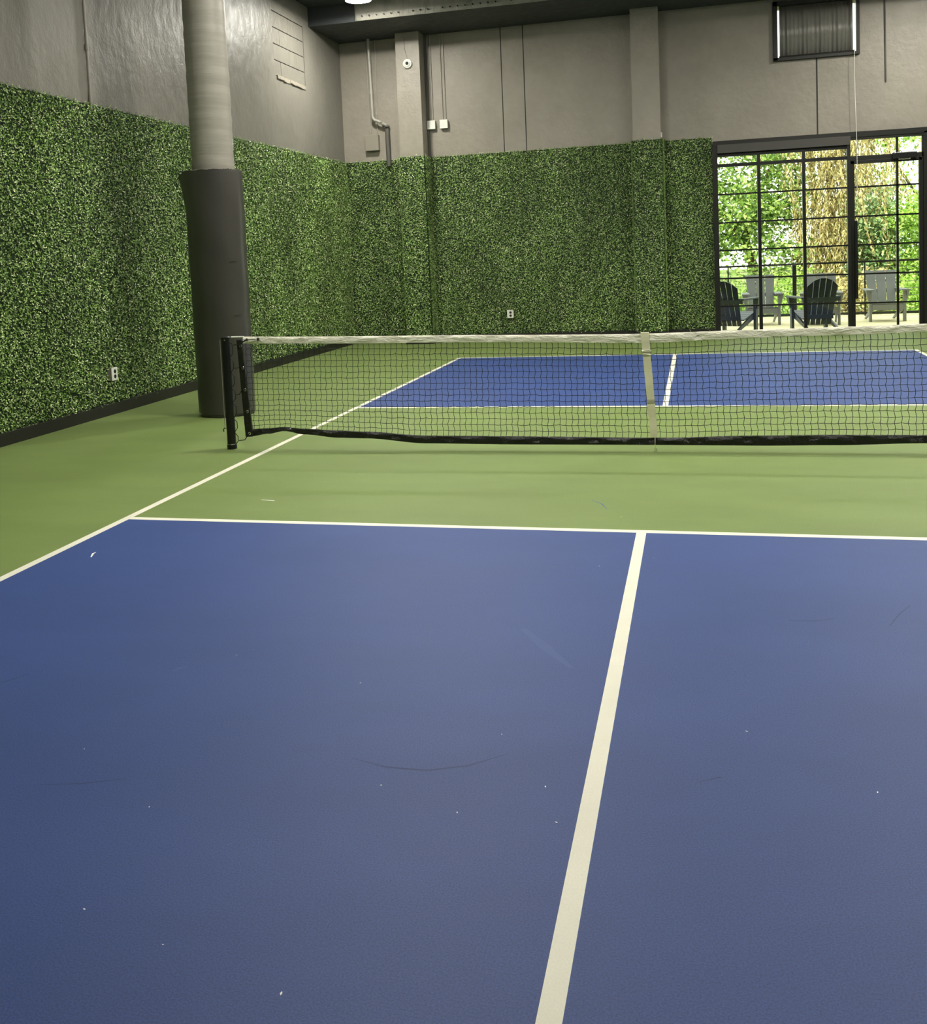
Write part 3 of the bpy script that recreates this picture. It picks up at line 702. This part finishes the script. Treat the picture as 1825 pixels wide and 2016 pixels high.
cd_ = chair('arch', BACKLITCH, 'dark backlit round-backed chair with its back to the glass, right of the pair')
cd_.location = (2.085, 10.33, 0); cd_.rotation_euler.z = math.radians(180+13)
ce = copy_tree(cd_); ce['label'] = 'dark backlit round-backed chair with its back to the glass, beside the window frame'
ce.location = (1.015, 10.40, 0); ce.rotation_euler.z = math.radians(180-25)

# ------------------------------------------------------------------ garden
GRASS = grained('ground_cover', (.12, .16, .04), .9, .2, 20, .3, .2, .02, .8)
tag(MB().box((-40, 13.25, -1.6), (60, 90, -1.0)).build('ground', GRASS), 'green ground beyond the patio railing', 'ground', kind='structure')
BARK = grained('bark', (.10, .07, .04), .9, .2, 30, .3, .2, .01)
MAPLE = leafmat('maple_leaf', [(0, (.03,.08,.01)), (.4, (.15,.27,.04)), (.75, (.36,.52,.10)), (1, (.62,.74,.28))], .45, None, .45)
LIME = leafmat('lime_leaf', [(0, (.14,.26,.03)), (.5, (.32,.52,.06)), (1, (.62,.80,.25))], .45, None, .45)
GOLD = leafmat('golden_leaf', [(0, (.10,.08,.02)), (.4, (.33,.27,.09)), (.7, (.58,.50,.20)), (1, (.80,.74,.40))], .6, None, .35)
BLUEG = leafmat('bluish_leaf', [(0, (.08,.16,.05)), (.5, (.24,.38,.14)), (1, (.52,.66,.34))], .45, None, .4)

def tree(name, label, base, blobs, m, n, L, trunk=None, seed=1, cat='tree', hang=False, group=None, part='crown'):
    o = empty(name, base); tag(o, label, cat, group); r = np.random.default_rng(seed); pos = []; B = Vector(base)
    tot = sum(b[3]*b[4]*b[5] for b in blobs)
    for b in blobs:
        k = int(n*b[3]*b[4]*b[5]/tot); nc = max(6, k//60)
        d = r.normal(size=(nc,3)); d /= np.linalg.norm(d, axis=1)[:,None]; rad = r.random(nc)**.45
        cen = np.array(b[:3]) + d*rad[:,None]*np.array(b[3:6])
        idx = r.integers(0, nc, k); q = cen[idx] + r.normal(size=(k,3))*np.array([.22,.22,.12])*(L/.1)
        pos.append(q)
    pos = np.concatenate(pos) - np.array(base); k = len(pos)
    nr = np.tile([0., -.5, .8], (k,1))
    ob = leaves_mesh(part, pos, nr, r.uniform(.7,1.3,k)*L, r.uniform(.4,.75,k)*L, m, o, None, 1.2, None, seed)
    mb = MB()
    if trunk:
        for path, rr in trunk: mb.tube([Vector(p)-B for p in path], rr, 10)
    else: mb.tube([(0,0,0), (.03,.02,.6), (0,.05,1.2)], [.06,.05,.03], 8)
    mb.build('trunk', BARK, o, smooth=True)
    return o
tree('maple_tree', 'broad leafy green tree filling the left panes beyond the railing', (1.7, 19, -1),
     [(1.1,19,1.9,1.5,1.2,.9), (2.1,18.6,2.4,1.2,1.2,.9), (.2,19.5,2.9,1.4,1.2,1.0), (1.9,19,3.6,1.3,1.2,.8), (2.0,18,1.2,1.0,.8,.6), (.7,20,4.6,1.6,1,.8)], MAPLE, 12000, .13,
     [([(1.7,19,-1),(1.75,19,.6),(1.5,19,1.6),(1.9,19,2.8),(2.3,19,3.6)], [.16,.13,.10,.07,.03]), ([(1.6,19,1.2),(1.1,18.9,2.0),(.5,18.8,2.8)], [.07,.05,.02]), ([(1.8,19,2.2),(2.5,18.8,2.7)], [.05,.02])], 21)
tree('lime_tree', 'bright lime green bush at the right beyond the railing', (5.6, 18.5, -1),
     [(5.35,18.3,1.9,.5,.6,.75), (6.4,18.6,1.6,1.0,.9,1.3), (6.8,19,2.6,1.2,1.2,1.1), (5.4,18.6,.6,1.0,.9,.7), (7.6,18.6,.8,1.2,.8,1.0)], LIME, 9500, .12, None, 22, 'bush')
tree('tall_tree', 'thin airy tree rising behind the door transom', (6.2, 22, -1),
     [(6.0,22,4.3,1.5,1,.7), (7.4,22,4.8,1.2,1,.9), (5.2,22,3.0,.8,.8,.6)], LIME, 2600, .13,
     [([(6.2,22,-1),(6.1,22,2),(6.5,22,4.6)], [.09,.06,.02]), ([(6.1,22,2.4),(5.4,22,3.6),(5.0,22,4.5)], [.04,.03,.01]), ([(6.2,22,3),(6.9,22,4.0),(7.4,22,4.9)], [.04,.03,.01])], 23)
tree('lime_bush', 'bright lime leafy bush seen through the rightmost door panes', (5.0, 16.9, -1),
     [(5.02,16.9,1.75,.42,.35,.62), (5.1,16.9,.8,.5,.35,.5)], LIME, 4200, .085, None, 25, 'bush')
tree('bluish_shrub', 'blue green leafy shrub right of the golden tree', (4.5, 17.5, -1),
     [(4.25,17.5,1.9,.42,.5,.8), (4.35,17.5,.8,.5,.6,.8)], BLUEG, 4500, .10, None, 24, 'bush')
for i, (x, y, mm, lab) in enumerate(((.3, 16.2, MAPLE, 'low green bush behind the leftmost patio chair'), (2.0, 16.4, LIME, 'low bright bush behind the middle of the railing'), (3.4, 15.8, GOLD, 'low golden dry bush under the golden tree'), (4.6, 16.2, LIME, 'low bright bush behind the rightmost patio chair'), (6.2, 16.2, MAPLE, 'low green bush past the right end of the doorway'), (-1.6, 16.2, MAPLE, 'low green bush hidden left of the glazing'))):
    tree('low_bush', lab, (x, y, -1), [(x, y, -.15, .95, .6, .75), (x+.4, y+.2, .35, .6, .5, .45)], mm, 3600, .09, None, 30+i, 'bush')
# golden weeping tree: strands of narrow hanging leaves
gt = empty('weeping_tree', (3.6, 18, -1)); tag(gt, 'golden weeping tree with hanging strands in the middle of the glazing', 'tree')
r = np.random.default_rng(40); pos = []; dirs = []; sp = MB()
for s_ in range(640):
    x = 3.62 + r.normal()*.66; y = 18 + r.normal()*.5; zt = r.uniform(1.8, 5.4) - .25*abs(x-3.55); ln = r.uniform(.7, 1.9)
    if s_ < 160: x = 3.5+r.normal()*.33; zt = r.uniform(.9, 2.4)
    k = int(ln/.045); t = np.linspace(0, 1, k); sw = r.normal()*.25
    px = x + sw*t**2 + r.normal(size=k)*.03; pz = zt - ln*t; py = y + r.normal()*.2*t + r.normal(size=k)*.03
    pos.append(np.stack([px, py, pz], 1)); dirs.append(np.tile([sw*.5, 0, -1.], (k,1)))
    if s_ % 4 == 0: sp.tube([(px[0]-3.6, py[0]-18, pz[0]+1), (px[k//2]-3.6, py[k//2]-18, pz[k//2]+1), (px[-1]-3.6, py[-1]-18, pz[-1]+1)], .007, 4)
pos = np.concatenate(pos) - np.array([3.6, 18, -1]); dirs = np.concatenate(dirs); k = len(pos)
leaves_mesh('crown', pos, np.tile([0,-1.,.4], (k,1)), r.uniform(.08,.16,k), r.uniform(.02,.04,k), GOLD, gt, None, .9, dirs, 41)
TW = mat('straw_twig', (.45,.36,.14), .8); sp.build('twigs', TW, gt)
m_ = MB(); m_.tube([(.15,0,0), (.2,0,1.6), (.32,0,2.8), (.2,0,4.4), (0,0,5.6)], [.12,.10,.08,.06,.03], 10); m_.tube([(-.1,0,0), (-.12,.1,2.0), (-.3,.1,4.2)], [.07,.05,.03], 8)
m_.build('trunk', BARK, gt, smooth=True)
